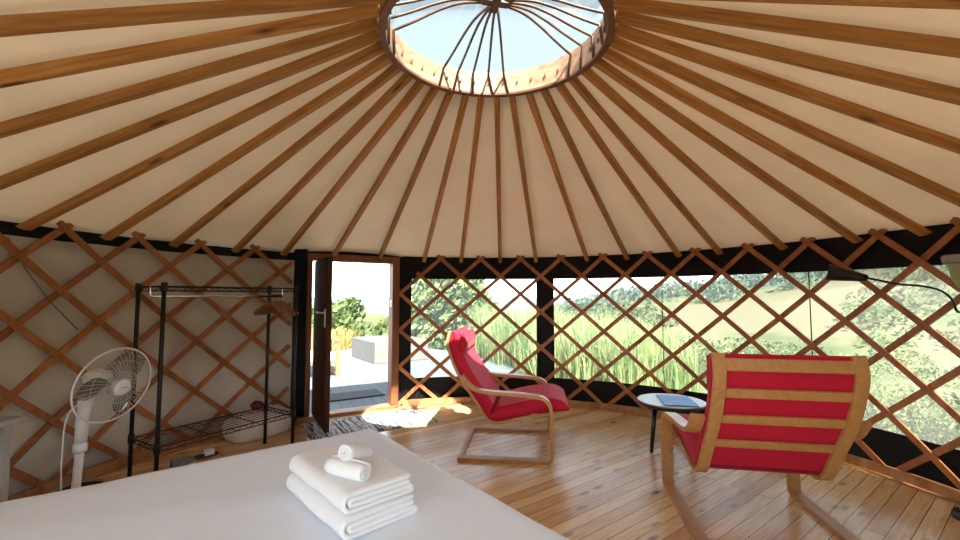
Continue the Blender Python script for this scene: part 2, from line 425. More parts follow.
# rafters
TIPS = [-1.5, -1.332, -1.166, -.988, -.832, -.656, -.479, -.298, -.145, .018, .167, .373, .526, .71, .844, 1.031, 1.215, 1.356]
for k in range(1, 11): TIPS.append(1.338+.164*k)
for k in range(1, 11): TIPS.insert(0, -1.5-.1632*k)
ref = TIPS.index(-.479)
inner = []
a0, a1 = TIPS[10], TIPS[27]
for i, t in enumerate(TIPS):
    ti = a0+(a1-a0)*(i-10)/17
    ti = ti*.75+t*.25
    hwid = .020; hh = .050
    p1 = cyl(t, 2.972, 1.672); p0 = cyl(ti, .646, 2.716)
    d = p1-p0; L = d.length; x = d.normalized(); side = x.cross(Vector((0, 0, 1))).normalized(); up = side.cross(x)
    bm = bmesh.new()
    prof = ((-1, 0), (1, 0), (1, 1), (-1, 1))
    A = [bm.verts.new((0, s*hwid, h*hh)) for s, h in prof]
    B = [bm.verts.new((L-(.0 if h == 0 else .0), s*hwid, h*hh)) for s, h in prof]
    B[0].co.x -= .05; B[1].co.x -= .05
    for k in range(4): bm.faces.new((A[k], A[(k+1) % 4], B[(k+1) % 4], B[k]))
    bm.faces.new(A[::-1]); bm.faces.new(B)
    o = mesh_obj('rafter', bm, M['rafter'], auto=.003)
    o.matrix_world = Matrix.Translation(p0) @ Matrix((x, side, up)).transposed().to_4x4()
    k = i-ref
    if k == 0: lab = 'wooden roof rafter that ends above the right doorjamb'
    elif k < 0: lab = 'wooden roof rafter, %s to the left of the one ending above the right doorjamb' % ORD[-k]
    else: lab = 'wooden roof rafter, %s to the right of the one ending above the right doorjamb' % ORD[k]
    tag(o, lab, 'rafter', 'wooden roof rafters')

# crown ring, its struts, hub and dome
ring = thing('skylight_ring', (0, 0, 2.705), 'round wooden skylight ring at the peak of the roof', 'skylight')
bm = bmesh.new(); lathe(bm, [(.612, .012), (.643, .012), (.643, .135), (.612, .135)], 96, close=True)
band = mesh_obj('ring_band', bm, M['ringwood'], ring)
bm = bmesh.new(); lathe(bm, [(.606, -.004), (.647, -.004), (.647, .014), (.606, .014)], 96, close=True)
mesh_obj('ring_rim', bm, M['ringrim'], ring, auto=.003)
bm = bmesh.new(); lathe(bm, [(.6115, .134), (.70, .134), (.70, .165), (.6115, .165)], 96, close=True)
mesh_obj('curb', bm, M['ringwood'], ring)
for q in range(4):
    for k in range(-2, 3):
        t = rad(-15.3+90*q+10.4*k)
        s = .03*k/2
        c0 = Vector((0, 0, 0)); ax = Vector((math.sin(rad(-15.3+90*q)), math.cos(rad(-15.3+90*q)), 0)); pr = Vector((ax.y, -ax.x, 0))
        e = ax*.07+pr*s
        top = e*1.3+Vector((0, 0, .262)); rim = cyl(t, .600, .135)
        pts = [cyl(t+.05*(1 if k > 0 else -1 if k < 0 else 0), .604, .004), rim]
        for u in (.25, .5, .7, .84, .94):
            pts.append(rim.lerp(top, u)+Vector((0, 0, .035*math.sin(PI*u**1.6))))
        pts += [top, Vector((0, 0, .25))+e*.3]
        pts = [pts[0]]+smooth_path(pts[1:], 4)
        bm = bmesh.new(); tube(bm, pts, .0085, 7); mesh_obj('strut', bm, M['strut'], ring, True)
bm = bmesh.new(); box(bm, (0, 0, .295), (.075, .075, .07)); mesh_obj('hub', bm, M['ringrim'], ring, auto=.006)
bm = bmesh.new(); box(bm, (0, 0, .25), (.15, .05, .02), Matrix.Rotation(.26, 3, 'Z')); box(bm, (0, 0, .242), (.05, .15, .012), Matrix.Rotation(.26, 3, 'Z')); mesh_obj('clamp_plate', bm, M['strut'], ring)
bm = bmesh.new(); lathe(bm, [(.70, .165)]+[(.70*math.cos(a), .165+.24*math.sin(a)) for a in [PI/2*i/10 for i in range(1, 10)]]+[(0, .405)], 64)
mesh_obj('dome', bm, M['dome'], ring, True)
for i in range(38):
    t = 2*PI*(i+.5)/38
    bm = bmesh.new(); tube(bm, [cyl(t, .6125, .075), cyl(t, .606, .075)], .008, 8); tube(bm, [cyl(t-.012, .607, .062), cyl(t+.008, .605, .09)], .004, 6)
    mesh_obj('tenon_pin', bm, M['ringrim'], band)

# lattice walls
DC = 2*PI/38; Z0, Z1 = .028, 1.742
def lat_pt(c, row, base, r): return cyl(base+c*DC, r, Z1-(Z1-Z0)*row/8)
def slat_obj(parent, base, c0, r0, c1, r1, inner_layer, x0=.18, x1=.12):
    """a slat between two lattice points, a little proud at both ends"""
    rr = 2.944 if inner_layer else 2.961
    dc = (c1-c0); dr = (r1-r0); L = abs(dr)
    c0 -= dc/L*x0; r0 -= dr/L*x0; c1 += dc/L*x1; r1 += dr/L*x1
    n = max(2, int(abs(c1-c0)*5)); hw = .021; th = .0065
    bm = bmesh.new(); RG = []
    for i in range(n+1):
        u = i/n
        p = lat_pt(c0+(c1-c0)*u, r0+(r1-r0)*u, base, rr)
        q = lat_pt(c0+(c1-c0)*(u+.01), r0+(r1-r0)*(u+.01), base, rr)
        t = (q-p).normalized(); out = Vector((p.x, p.y, 0)).normalized(); w = t.cross(out).normalized()
        RG.append([bm.verts.new(p+w*a*hw+out*b*th) for a, b in ((-1, -1), (1, -1), (1, 1), (-1, 1))])
    for a, b in zip(RG, RG[1:]):
        for k in range(4): bm.faces.new((a[k], b[k], b[(k+1) % 4], a[(k+1) % 4]))
    bm.faces.new(RG[0]); bm.faces.new(RG[-1][::-1])
    return mesh_obj('slat', bm, M['slat'], parent)
def lattice(label, base, cmin, cmax, e_lo, e_hi):
    root = thing('lattice_wall', (0, 0, 0), label, 'lattice')
    pins = bmesh.new()
    for s in (1, -1):
        for i in range(cmin-5, cmax+6):
            a = (i, 0); b = (i+4*s, 8)
            rows = [r for r in range(9) if cmin+e_lo <= i+s*r/2 <= cmax+e_hi]
            if e_hi == 0 and s == 1 and i == cmin: rows = rows[1:]
            if len(rows) < 2: continue
            ra, rb = rows[0], rows[-1]
            slat_obj(root, base, i+s*ra/2, ra, i+s*rb/2, rb, s == 1,
                     .5 if e_hi < 0 and s == -1 and ra > 0 else .18, .5 if e_hi < 0 and s == 1 and rb < 8 else .12)
    for r in range(9):
        for c2 in range(2*cmin, 2*cmax+1):
            if (c2+r) % 2 == 0 and cmin+e_lo <= c2/2 <= cmax+e_hi:
                p = lat_pt(c2/2, r, base, 2.9385)
                d = Vector((p.x, p.y, 0)).normalized()
                tube(pins, [p-d*.003, p+d*.002], .0055, 6)
    mesh_obj('bolts', pins, M['ringrim'], root)
    return root
lattice('wooden lattice of crossed slats before the windows right of the door', -.2285, -1, 13, 0, 0)
lattice('wooden lattice of crossed slats before the canvas wall left of the door', -.9245, -8, 1, 0, -.2)

# hanging tie cord on the left canvas
for pts, lab in (([(31, 1.64), (34, 1.45), (38, 1.25), (43, 1.05)], 'thin grey tie cord hanging on canvas at far left, top left lattice'),):
    bm = bmesh.new(); tube(bm, [cyl(-1.52+.012*(a-31), 2.978, z) for a, z in pts], .004, 6)
    tag(mesh_obj('tie_cord', bm, M['cord'], smooth=True), lab, 'cord')

# ------------------------------------------------------------------ door
A = Vector((-2.075, 2.135, 0)); B = Vector((-1.160, 2.735, 0)); dx = (B-A).normalized(); W = (B-A).length; dn = Vector((-dx.y, dx.x, 0))
DM = Matrix.Translation(A) @ Matrix((dx, dn, Vector((0, 0, 1)))).transposed().to_4x4()
door = thing('door_1', (0, 0, 0), 'open wooden door with reddish brown frame', 'door'); del door['category']
door['kind'] = 'structure'; door.matrix_world = DM
def dbox(name, x0, x1, y0, y1, z0, z1, mat, par=door, bev=.004):
    bm = bmesh.new(); box(bm, ((x0+x1)/2, (y0+y1)/2, (z0+z1)/2), (x1-x0, y1-y0, z1-z0)); return mesh_obj(name, bm, mat, par, auto=bev)
dbox('jamb', .075, .125, -.06, .07, 0, 1.74, M['jamb'])
dbox('jamb', W-.085, W-.0, -.06, .07, 0, 1.74, M['jamb'])
dbox('head', .125, W-.085, -.06, .07, 1.665, 1.74, M['jamb'])
dbox('threshold', .0, W, -.075, .09, 0, .035, M['base'])
dbox('flap', -.05, .075, -.02, .03, 0, 1.80, M['black'])
dbox('flap', -.05, W+.1, .03, .05, 1.72, 1.83, M['black'])
dbox('flap', W, W+.16, .035, .06, 0, 1.76, M['black'])
dbox('strike_plate', W-.09, W-.084, -.03, .01, 1.16, 1.24, M['brass'])
# leaf swung inwards
Hn = Vector((-1.958, 2.238, 0)); E = Vector((-1.556, 1.585, 0)); lx = (E-Hn).normalized(); LL = (E-Hn).length; ln = Vector((-lx.y, lx.x, 0))
leaf = bpy.data.objects.new('door_leaf', None); C.objects.link(leaf); leaf.parent = door
leaf.matrix_world = Matrix.Translation(Hn) @ Matrix((lx, ln, Vector((0, 0, 1)))).transposed().to_4x4()
bpy.context.view_layer.update()
leaf.matrix_parent_inverse = Matrix.Identity(4)
leaf.matrix_local = DM.inverted() @ (Matrix.Translation(Hn) @ Matrix((lx, ln, Vector((0, 0, 1)))).transposed().to_4x4())
dbox('panel', .02, LL, 0, .045, .045, 1.655, M['doorwood'], leaf)
dbox('panel', .12, LL-.12, -.006, .051, .15, .75, M['doorwood'], leaf)
for s in (-1, 1):
    y = -.006 if s < 0 else .051
    bm = bmesh.new(); box(bm, (LL-.06, y, 1.08), (.04, .012, .17)); tube(bm, [(LL-.06, y, 1.13), (LL-.06, y+s*.05, 1.13), (LL-.17, y+s*.055, 1.13)], .009, 8)
    mesh_obj('handle', bm, M['brass'], leaf)
for z in (.25, 1.45):
    bm = bmesh.new(); tube(bm, [(.005, .05, z-.04), (.005, .05, z+.04)], .008, 8); mesh_obj('hinge', bm, M['tableblack'], leaf)

# ------------------------------------------------------------------ bed and towels
bed = thing('bed', (-.733, .257, 0), 'double bed under a smooth white sheet in the foreground', 'bed')
ang = math.atan2(-.76, .648)         # the long side
bed.rotation_euler = (0, 0, ang)
BL, BW = 2.05, 1.8                   # local x along the long side, local -y across
bm = bmesh.new(); box(bm, (BL/2, -BW/2, .13), (BL-.12, BW-.12, .2)); mesh_obj('base', bm, M['bedbase'], bed, auto=.01)
for x in (.15, BL-.15):
    for y in (-.15, -BW+.15):
        bm = bmesh.new(); tube(bm, [(x, y, 0), (x, y, .05)], .03, 10); mesh_obj('leg', bm, M['tableblack'], bed)
bm = bmesh.new()
nx, ny = 90, 80; zt, zb, er = .51, .20, .05
def edge_prof(u, L):
    """arc parameterisation of a rounded slab edge: returns (position, drop)"""
    H = zt-zb-er; tot = L-2*er+PI*er+2*H
    s = u*tot
    if s < H: return 0.0, H-s+er
    s -= H
    if s < PI*er/2: a = s/er; return er-er*math.cos(a), er-er*math.sin(a)
    s -= PI*er/2
    if s < L-2*er: return er+s, 0.0
    s -= L-2*er
    if s < PI*er/2: a = s/er; return L-er+er*math.sin(a), er-er*math.cos(a)
    s -= PI*er/2
    return L, er+s
G = []
for i in range(nx+1):
    row = []
    for j in range(ny+1):
        px, d1 = edge_prof(i/nx, BL); py, d2 = edge_prof(j/ny, BW)
        drop = min(zt-zb, math.hypot(d1, d2) if max(d1, d2) < er else max(d1, d2))
        # keep plan corners rounded
        cx = min(max(px, .09), BL-.09); cy = min(max(py, .09), BW-.09)
        vx, vy = px-cx, py-cy; L_ = math.hypot(vx, vy)
        if L_ > .09 and abs(vx) > 1e-6 and abs(vy) > 1e-6: vx *= .09/L_; vy *= .09/L_
        px, py = cx+vx, cy+vy
        z = zt-drop
        if drop < er*1.2:
            z += .007*noise.noise(Vector((px*2.2, py*2.6, 0)))+.0045*noise.noise(Vector((px*3+py*7, py*2-px*5, 5)))
        row.append(bm.verts.new((px, -py, z)))
    G.append(row)
for i in range(nx):
    for j in range(ny): bm.faces.new((G[i][j], G[i][j+1], G[i+1][j+1], G[i+1][j]))
bmesh.ops.recalc_face_normals(bm, faces=bm.faces)
mesh_obj('mattress_sheet', bm, M['sheet'], bed, True)

def folded_towel(z0, h, lu, lv, layers, seed, label, c=(-.482, -.997)):
    """a ribbon folded back and forth, swept along its long side"""
    rn = random.Random(seed)
    th = h/layers
    v0, v1 = h*.5, lv-th*.6
    path = []
    def run(a, b, z, n=9):
        for i in range(n+1): path.append((a+(b-a)*i/n, z))
    def fold(v, z, r, s, n=6):        # half circle from z down (s<0, right side) or up (s>0, left side)
        for q in range(1, n):
            an = PI/2-PI*q/n if s < 0 else -PI/2-PI*q/n
            path.append((v+abs(r)*math.cos(an), z+r*math.sin(an)))
    run(v1-rn.uniform(.0, .012), v0+th*.2, 2.5*th); fold(v0+th*.2, 2*th, -th*.5, 1)
    run(v0+th*.2, v1-.006, 1.5*th); fold(v1-.006, th, th*.5, -1)
    run(v1-.006, v0, .5*th); fold(v0, 2*th, th*1.5, 1, 10)
    run(v0, v1-rn.uniform(-.004, .004), 3.5*th)
    # outer wrap so the long side reads as one fold
    bm = bmesh.new(); n = 26
    Rr = []
    for i in range(n+1):
        u = lu*i/n
        row = []
        for kk, (v, z) in enumerate(path):
            p0 = Vector(path[max(kk-1, 0)]); p1 = Vector(path[min(kk+1, len(path)-1)]); t = (p1-p0).normalized(); nn = Vector((-t.y, t.x))
            for s in (-1, 1):
                q = Vector((v, z))+nn*s*th*.495
                e = min(1, min(u, lu-u)/.02+.55)
                w = .004*noise.noise(Vector((u*9, q.x*9, q.y*20+seed)))
                row.append(bm.verts.new((u+.003*noise.noise(Vector((q.x*30, q.y*60, seed))), q.x+w, max(.001, q.y*1.0+w*.8*(1 if q.y > .01 else 0)))))
        Rr.append(row)
    m = len(path)
    for i in range(n):
        for k in range(m-1):
            a, b, c_, d = 2*k, 2*k+1, 2*k+3, 2*k+2
            bm.faces.new((Rr[i][b], Rr[i+1][b], Rr[i+1][c_], Rr[i][c_])); bm.faces.new((Rr[i][d], Rr[i+1][d], Rr[i+1][a], Rr[i][a]))
        for k in (0, m-1):
            bm.faces.new((Rr[i][2*k], Rr[i+1][2*k], Rr[i+1][2*k+1], Rr[i][2*k+1]))
    for i in (0, n):
        for k in range(m-1): bm.faces.new((Rr[i][2*k], Rr[i][2*k+1], Rr[i][2*k+3], Rr[i][2*k+2]))
    bmesh.ops.recalc_face_normals(bm, faces=bm.faces)
    o = mesh_obj('folded_towel', bm, M['towel'], None, True)
    uax = Vector((-.705, .709, 0)).normalized(); vax = Vector((.709, .705, 0)).normalized()
    o.matrix_world = Matrix.Translation((c[0], c[1], z0)) @ Matrix((uax, vax, Vector((0, 0, 1)))).transposed().to_4x4()
    md = o.modifiers.new('sub', 'SUBSURF'); md.levels = 1; md.render_levels = 1
    return tag(o, label, 'towel', 'folded bath towels on the bed')
folded_towel(.514, .073, .50, .292, 4, 1, 'folded white bath towel lying directly on the bed sheet')
folded_towel(.588, .070, .475, .275, 4, 9, 'folded white bath towel under the two rolled cloths', (-.484, -.985))
def rolled(name, p, axis, L, r, label):
    bm = bmesh.new(); n = 60; turns = 3.2; pts = []
    for i in range(n+1):
        a = turns*2*PI*i/n; rr = r*(.16+.84*i/n)
        pts.append((rr*math.cos(a), rr*math.sin(a)))
    th = r*.84/turns*.9
    m = 8; RR = []
    for j in range(m+1):
        row = []
        for k, (a, b) in enumerate(pts):
            nn = Vector((a, b)).normalized()
            e = 1-.10*(1 if j in (0, m) else 0)
            for s in (-.5, .5):
                q = Vector((a, b))+nn*s*th
                row.append(bm.verts.new((L*(j/m-.5)+.004*noise.noise(Vector((a*60, b*60, j))), q.x*e, q.y*e*.95)))
        RR.append(row)
    K = len(pts)
    for j in range(m):
        for k in range(K-1):
            a, b, c_, d = 2*k, 2*k+1, 2*k+3, 2*k+2
            bm.faces.new((RR[j][b], RR[j][c_], RR[j+1][c_], RR[j+1][b])); bm.faces.new((RR[j][a], RR[j+1][a], RR[j+1][d], RR[j][d]))
        for k in (0, K-1): bm.faces.new((RR[j][2*k], RR[j][2*k+1], RR[j+1][2*k+1], RR[j+1][2*k]))
    for j in (0, m):
        for k in range(K-1): bm.faces.new((RR[j][2*k], RR[j][2*k+2], RR[j][2*k+3], RR[j][2*k+1]))
    bmesh.ops.recalc_face_normals(bm, faces=bm.faces)
    o = mesh_obj(name, bm, M['towel'], None, True)
    x = Vector(axis).normalized(); y = Vector((0, 0, 1)).cross(x).normalized(); z = x.cross(y)
    o.matrix_world = Matrix.Translation(p) @ Matrix((x, y, z)).transposed().to_4x4()
    return tag(o, label, 'towel')
rolled('rolled_hand_towel', (-.516, -.850, .659+.031), (.90, -.42, 0), .165, .032, 'larger rolled white hand towel lying on the top folded towel')
rolled('rolled_face_cloth', (-.503, -.785, .659+.063), (.30, .90, -.32), .145, .030, 'small rolled white face cloth perched on the larger roll')

# ------------------------------------------------------------------ armchairs
RAIL = smooth_path([(-.432, 1.0), (-.452, .90), (-.425, .80), (-.385, .70), (-.32, .585), (-.245, .48), (-.19, .40), (-.145, .33), (-.085, .285), (0, .287), (.20, .335), (.38, .363), (.525, .382)], 5)
ARM = fillet([(-.355, .0125), (.345, .0125), (.378, .03), (.386, .25), (.372, .492), (.16, .518), (-.10, .528), (-.235, .548), (-.325, .655)], .10, 7)
def seat_normal(i):
    p, q = Vector(RAIL[max(i-1, 0)]), Vector(RAIL[min(i+1, len(RAIL)-1)])
    t = (q-p).normalized(); return Vector((-t.y, t.x))    # left of travel: towards the sitter
def make_chair(label):
    r = thing('armchair', (0, 0, 0), label, 'armchair', 'bentwood armchairs with red cushions')
    for s in (1, -1):
        bm = bmesh.new(); strip(bm, RAIL, *sorted((s*.285, s*.345)), .022); mesh_obj('seat_rail', bm, M['birch'], r, auto=.003)
        bm = bmesh.new(); strip(bm, ARM, *sorted((s*.352, s*.422)), .026); mesh_obj('arm_frame', bm, M['birch'], r, auto=.003)
        bm = bmesh.new(); box(bm, (.25, s*.349, .345), (.05, .02, .04)); mesh_obj('bracket', bm, M['birch'], r)
    bm = bmesh.new(); box(bm, (-.335, 0, .013), (.032, .71, .022)); mesh_obj('floor_bar', bm, M['birch'], r, auto=.003)
    bm = bmesh.new(); box(bm, (.375, 0, .30), (.022, .71, .05)); mesh_obj('front_bar', bm, M['birch'], r, auto=.003)
    # cross slats of the back
    for z, hh in ((.955, .062), (.795, .05), (.65, .05), (.505, .05)):
        i = min(range(len(RAIL)//2+10), key=lambda k: abs(RAIL[k][1]-z))
        nn = seat_normal(i); t = Vector((nn.y, -nn.x))
        ay = Vector((nn.x, 0, nn.y)); ax = Vector((t.x, 0, t.y)); sd = Vector((0, 1, 0))
        bm = bmesh.new(); box(bm, (RAIL[i][0], 0, RAIL[i][1]), (hh, .57, .016), Matrix((ax, ax.cross(ay)*-1, ay)).transposed() if False else Matrix((ax, sd, ay)).transposed())
        bmesh.ops.recalc_face_normals(bm, faces=bm.faces)
        mesh_obj('back_slat', bm, M['birch'], r, auto=.003)
    # padded cushion with lengthwise channels
    def pad(name, i0, i1, base, thick, hw, ch, over, mat=M['red'], ends=(1, 1)):
        bm = bmesh.new(); idx = list(range(i0, i1+1)); NY = 48; top = []; bot = []
        tot = len(idx)-1
        for k, i in enumerate(idx):
            p = Vector(RAIL[i]); nn = seat_normal(i)
            e0 = min(1, k/5) if ends[0] else 1; e1 = min(1, (tot-k)/5) if ends[1] else 1
            e = math.sin(PI/2*min(e0, e1))*.75+.25
            rt, rb = [], []
            for j in range(NY+1):
                v = j/NY; y = (2*v-1)*hw
                d = min(v, 1-v)/.06; ey = math.sin(PI/2*min(1, d))*.6+.4
                pil = .5+.5*abs(math.sin(PI*ch*v)) if ch else 1
                h = base+thick*e*ey*(.89+.11*pil**.6)+.003*noise.noise(Vector((p.x*5, y*4, p.y*5)))
                q = p+nn*h; q2 = p+nn*(base+.0)
                rt.append(bm.verts.new((q.x, y, q.y))); rb.append(bm.verts.new((q2.x, y*.985, q2.y)))
            top.append(rt); bot.append(rb)
        for k in range(tot):
            for j in range(NY):
                bm.faces.new((top[k][j], top[k+1][j], top[k+1][j+1], top[k][j+1])); bm.faces.new((bot[k][j+1], bot[k+1][j+1], bot[k+1][j], bot[k][j]))
            for j in (0, NY): bm.faces.new((top[k][j], bot[k][j], bot[k+1][j], top[k+1][j]))
        for k in (0, tot):
            for j in range(NY): bm.faces.new((top[k][j], top[k][j+1], bot[k][j+1], bot[k][j]))
        bmesh.ops.recalc_face_normals(bm, faces=bm.faces)
        return mesh_obj(name, bm, mat, r, True)
    jn = min(range(len(RAIL)), key=lambda k: abs(RAIL[k][0]+.145)+abs(RAIL[k][1]-.33))
    pad('back_cushion', 0, jn+2, .014, .09, .349, 6, 0)
    pad('seat_cushion', jn, len(RAIL)-1, .014, .10, .335, 6, 0)
    pad('head_pillow', 0, 11, .092, .06, .34, 0, 0)
    return r
def copy_tree(o, parent=None):
    c = o.copy(); C.objects.link(c)
    if parent: c.parent = parent
    for ch in o.children: copy_tree(ch, c)
    return c
ch1 = make_chair('red cushioned bentwood armchair seen from the side, near the door and lattice')
ch2 = copy_tree(ch1)
ch1.location = (.085, 1.485, 0); ch1.rotation_euler = (0, 0, rad(-5))
ch2.location = (1.50, .28, 0); ch2.rotation_euler = (0, 0, rad(82))
ch2['label'] = 'red cushioned bentwood armchair seen from behind, its slatted back to the viewer'

# ------------------------------------------------------------------ coffee table and magazine
tb = thing('coffee_table', (1.465, 1.375, 0), 'low round table with pale top and black splayed legs', 'table')
bm = bmesh.new()
lathe(bm, [(0, .402), (.25, .402), (.265, .412), (.265, .418), (0, .418)], 48); mesh_obj('table_top', bm, M['tabletop'], tb, auto=.002)
bm = bmesh.new(); lathe(bm, [(0, .376), (.24, .376), (.263, .392), (.265, .4018), (0, .4018)], 48); mesh_obj('apron', bm, M['tableblack'], tb)
for a in (190, 310, 70):
    d = Vector((math.cos(rad(a)), math.sin(rad(a)), 0))
    bm = bmesh.new(); tube(bm, [d*.185+Vector((0, 0, 0)), d*.145+Vector((0, 0, .377))], [.014, .023], 12); mesh_obj('leg', bm, M['tableblack'], tb, True)
bm = bmesh.new(); box(bm, (0, 0, .003), (.26, .36, .006)); box(bm, (0, 0, .0075), (.258, .357, .0015))
o = tag(mesh_obj('magazine', bm, M['magazine']), 'blue magazine lying on the pale round table', 'magazine'); o.location = (1.50, 1.345, .4185); o.rotation_euler = (0, 0, rad(-10))

# ------------------------------------------------------------------ garment rack
FR = Vector((-1.692, 1.255, 0)); FL = Vector((-2.17, .392, 0)); BLk = Vector((-2.5, .577, 0)); BR = Vector((-2.023, 1.44, 0))
rk = thing('garment_rack', FL, 'black wire garment rack with two shelves before the canvas wall', 'rack')
loc = lambda p, z=0: Vector(p)-FL+Vector((0, 0, z))
for p in (FL, FR, BR, BLk):
    bm = bmesh.new(); tube(bm, [loc(p, .0), loc(p, 1.375)], .0135, 12); q = mesh_obj('post', bm, M['metal'], rk, True)
    for z in (.31, 1.345):
        bm = bmesh.new(); tube(bm, [loc(p, z-.03), loc(p, z+.03)], [.021, .018], 12); mesh_obj('collar', bm, M['metal'], q, True)
def wire_shelf(name, z, n):
    bm = bmesh.new()
    for a, b in ((FL, FR), (FR, BR), (BR, BLk), (BLk, FL)):
        tube(bm, [loc(a, z), loc(b, z)], .005, 6); tube(bm, [loc(a, z-.028), loc(b, z-.028)], .004, 6)
        k = max(4, int((b-a).length/.045))
        tube(bm, [loc(a+(b-a)*(i/k), z-(.028 if i % 2 else 0)) for i in range(k+1)], .0028, 5)
    for i in range(1, n):
        u = i/n
        tube(bm, [loc(FL+(BLk-FL)*u, z+.003), loc(FR+(BR-FR)*u, z+.003)], .0028, 5)
    for u in (.33, .67): tube(bm, [loc(FL+(FR-FL)*u, z-.003), loc(BLk+(BR-BLk)*u, z-.003)], .004, 5)
    return mesh_obj(name, bm, M['metal'], rk)
wire_shelf('shelf', 1.35, 7); wire_shelf('shelf', .315, 7)
ra = (FL+BLk)/2; rb = (FR+BR)/2
bm = bmesh.new(); tube(bm, [loc(ra, 1.285), loc(rb, 1.285)], .0115, 12); rod = mesh_obj('rod', bm, M['chrome'], rk, True)
for p in (ra, rb):
    bm = bmesh.new(); tube(bm, [loc(p, 1.29), loc(p, 1.345)], .006, 8); mesh_obj('hook_bracket', bm, M['chrome'], rod)
# hangers
ax = (FR-FL).normalized(); wd = (BR-FR).normalized()
hproto = None
HL = ['wooden coat hanger nearest the end of the chrome rod', 'second wooden coat hanger from the end of the chrome rod', 'third wooden coat hanger from the end of the chrome rod', 'fourth wooden coat hanger from the rod end, leftmost']
for i, (u, rz) in enumerate(((.985, .12), (.955, .12), (.925, .10), (.895, .10))):
    if hproto is None:
        h = thing('coat_hanger', (0, 0, 0), HL[0], 'hanger', 'wooden coat hangers on the rack')
        bm = bmesh.new(); strip(bm, smooth_path([(-.205, -.155), (-.12, -.105), (-.03, -.065), (0, -.06), (.03, -.065), (.12, -.105), (.205, -.155)], 4), -.008, .008, .034); mesh_obj('shoulder_bar', bm, M['hanger'], h, auto=.004)
        bm = bmesh.new(); tube(bm, [(-.17, 0, -.14), (.17, 0, -.14)], .006, 8); mesh_obj('trouser_bar', bm, M['hanger'], h)
        bm = bmesh.new(); tube(bm, [(0, 0, -.06), (0, 0, -.03)]+[(.016*math.cos(a), 0, .0005+.016*math.sin(a)) for a in [rad(-80+i_*24) for i_ in range(11)]], .0018, 6); mesh_obj('hook', bm, M['metal'], h)
        hproto = h
    else: h = copy_tree(hproto); h['label'] = HL[i]
    p = ra+(rb-ra)*u
    h.location = (p.x, p.y, 1.2845); h.rotation_euler = (0, 0, math.atan2(wd.y, wd.x)+rz)

# wrapped pillow on the floor
bm = bmesh.new(); bmesh.ops.create_icosphere(bm, subdivisions=5, radius=1)
for v in bm.verts:
    x, y, z = v.co
    sx = math.copysign(abs(x)**.62, x)*.30; sy = math.copysign(abs(y)**.62, y)*.17; sz = z*.15
    nz = noise.noise(Vector((x*3, y*3, z*3)))*.016+noise.noise(Vector((x*8, y*9, z*7)))*.006
    v.co = (sx*(1+nz), sy*(1+nz), max(-.095, sz+nz))
o = tag(mesh_obj('wrapped_pillow', bm, M['bag'], smooth=True), 'pinkish white pillow in a plastic bag on the floor under the rack', 'pillow')
o.location = (-2.20, 1.665, .098); o.rotation_euler = (0, 0, math.atan2(ax.y, ax.x)-.06)
# maroon cloth on the lower shelf
bm = bmesh.new(); bmesh.ops.create_icosphere(bm, subdivisions=3, radius=1)
for v in bm.verts: v.co = (v.co.x*.055, v.co.y*.045, max(-.03, v.co.z*.036+.012*noise.noise(v.co*2.5)))
o = tag(mesh_obj('cloth_bundle', bm, M['darkred'], smooth=True), 'small maroon cloth bundle on the lower shelf of the rack', 'cloth'); o.location = (-2.045, 1.335, .352)
# shoes
def shoe(label, p, rz, mat, strap):
    s = thing('slip_on_shoe' if strap else 'trainer_shoe', (p[0], p[1], 0), label, 'shoe', None, rz); s.scale = (.78, .78, .78)
    bm = bmesh.new()
    def out(t): return .042*(math.sin(PI*min(1, max(0, t)))**.45)*(1+.18*t)
    for z0, z1 in ((0, .022),):
        n = 20; lo = []; hi = []
        for i in range(n+1):
            t = i/n; x = -.13+.26*t; w = max(.004, out(t))
            lo.append((bm.verts.new((x, w, z0)), bm.verts.new((x, -w, z0)))); hi.append((bm.verts.new((x, w, z1)), bm.verts.new((x, -w, z1))))
        for i in range(n):
            bm.faces.new((lo[i][0], lo[i][1], lo[i+1][1], lo[i+1][0])); bm.faces.new((hi[i][0], hi[i+1][0], hi[i+1][1], hi[i][1]))
            bm.faces.new((lo[i][0], lo[i+1][0], hi[i+1][0], hi[i][0])); bm.faces.new((lo[i][1], hi[i][1], hi[i+1][1], lo[i+1][1]))
        bm.faces.new((lo[0][0], hi[0][0], hi[0][1], lo[0][1])); bm.faces.new((lo[n][0], lo[n][1], hi[n][1], hi[n][0]))
    mesh_obj('sole', bm, M['whiterubber'] if not strap else M['darkstuff'], s)
    bm = bmesh.new(); n = 16; m = 10; rows = []
    t0, t1 = (0.03, .97) if not strap else (.45, .80)
    for i in range(n+1):
        t = t0+(t1-t0)*i/n; x = -.13+.26*t; w = max(.006, out(t))
        h = (.085-.045*t if t < .5 else .0625*(1-((t-.5)/.5)**2)+.012) if not strap else .055
        rows.append([bm.verts.new((x, w*math.cos(PI*j/m), .021+h*math.sin(PI*j/m)**(.7))) for j in range(m+1)])
    for i in range(n):
        for j in range(m): bm.faces.new((rows[i][j], rows[i+1][j], rows[i+1][j+1], rows[i][j+1]))
    bmesh.ops.recalc_face_normals(bm, faces=bm.faces)
    mesh_obj('strap' if strap else 'upper', bm, mat, s, True)
    if not strap:
        bm = bmesh.new()
        for k in range(4): tube(bm, [(.0+.022*k, -.022, .078-.008*k), (.011+.022*k, .0, .086-.009*k), (.0+.022*k, .022, .078-.008*k)], .0035, 6)
        mesh_obj('laces', bm, M['whiterubber'], s)
    return s
shoe('grey trainer shoe on the floor under the rack', (-2.36, .90), rad(75), M['greyrubber'], False)
shoe('black slipper with a white strap on the floor under the rack', (-2.33, 1.10), rad(50), M['whiterubber'], True)

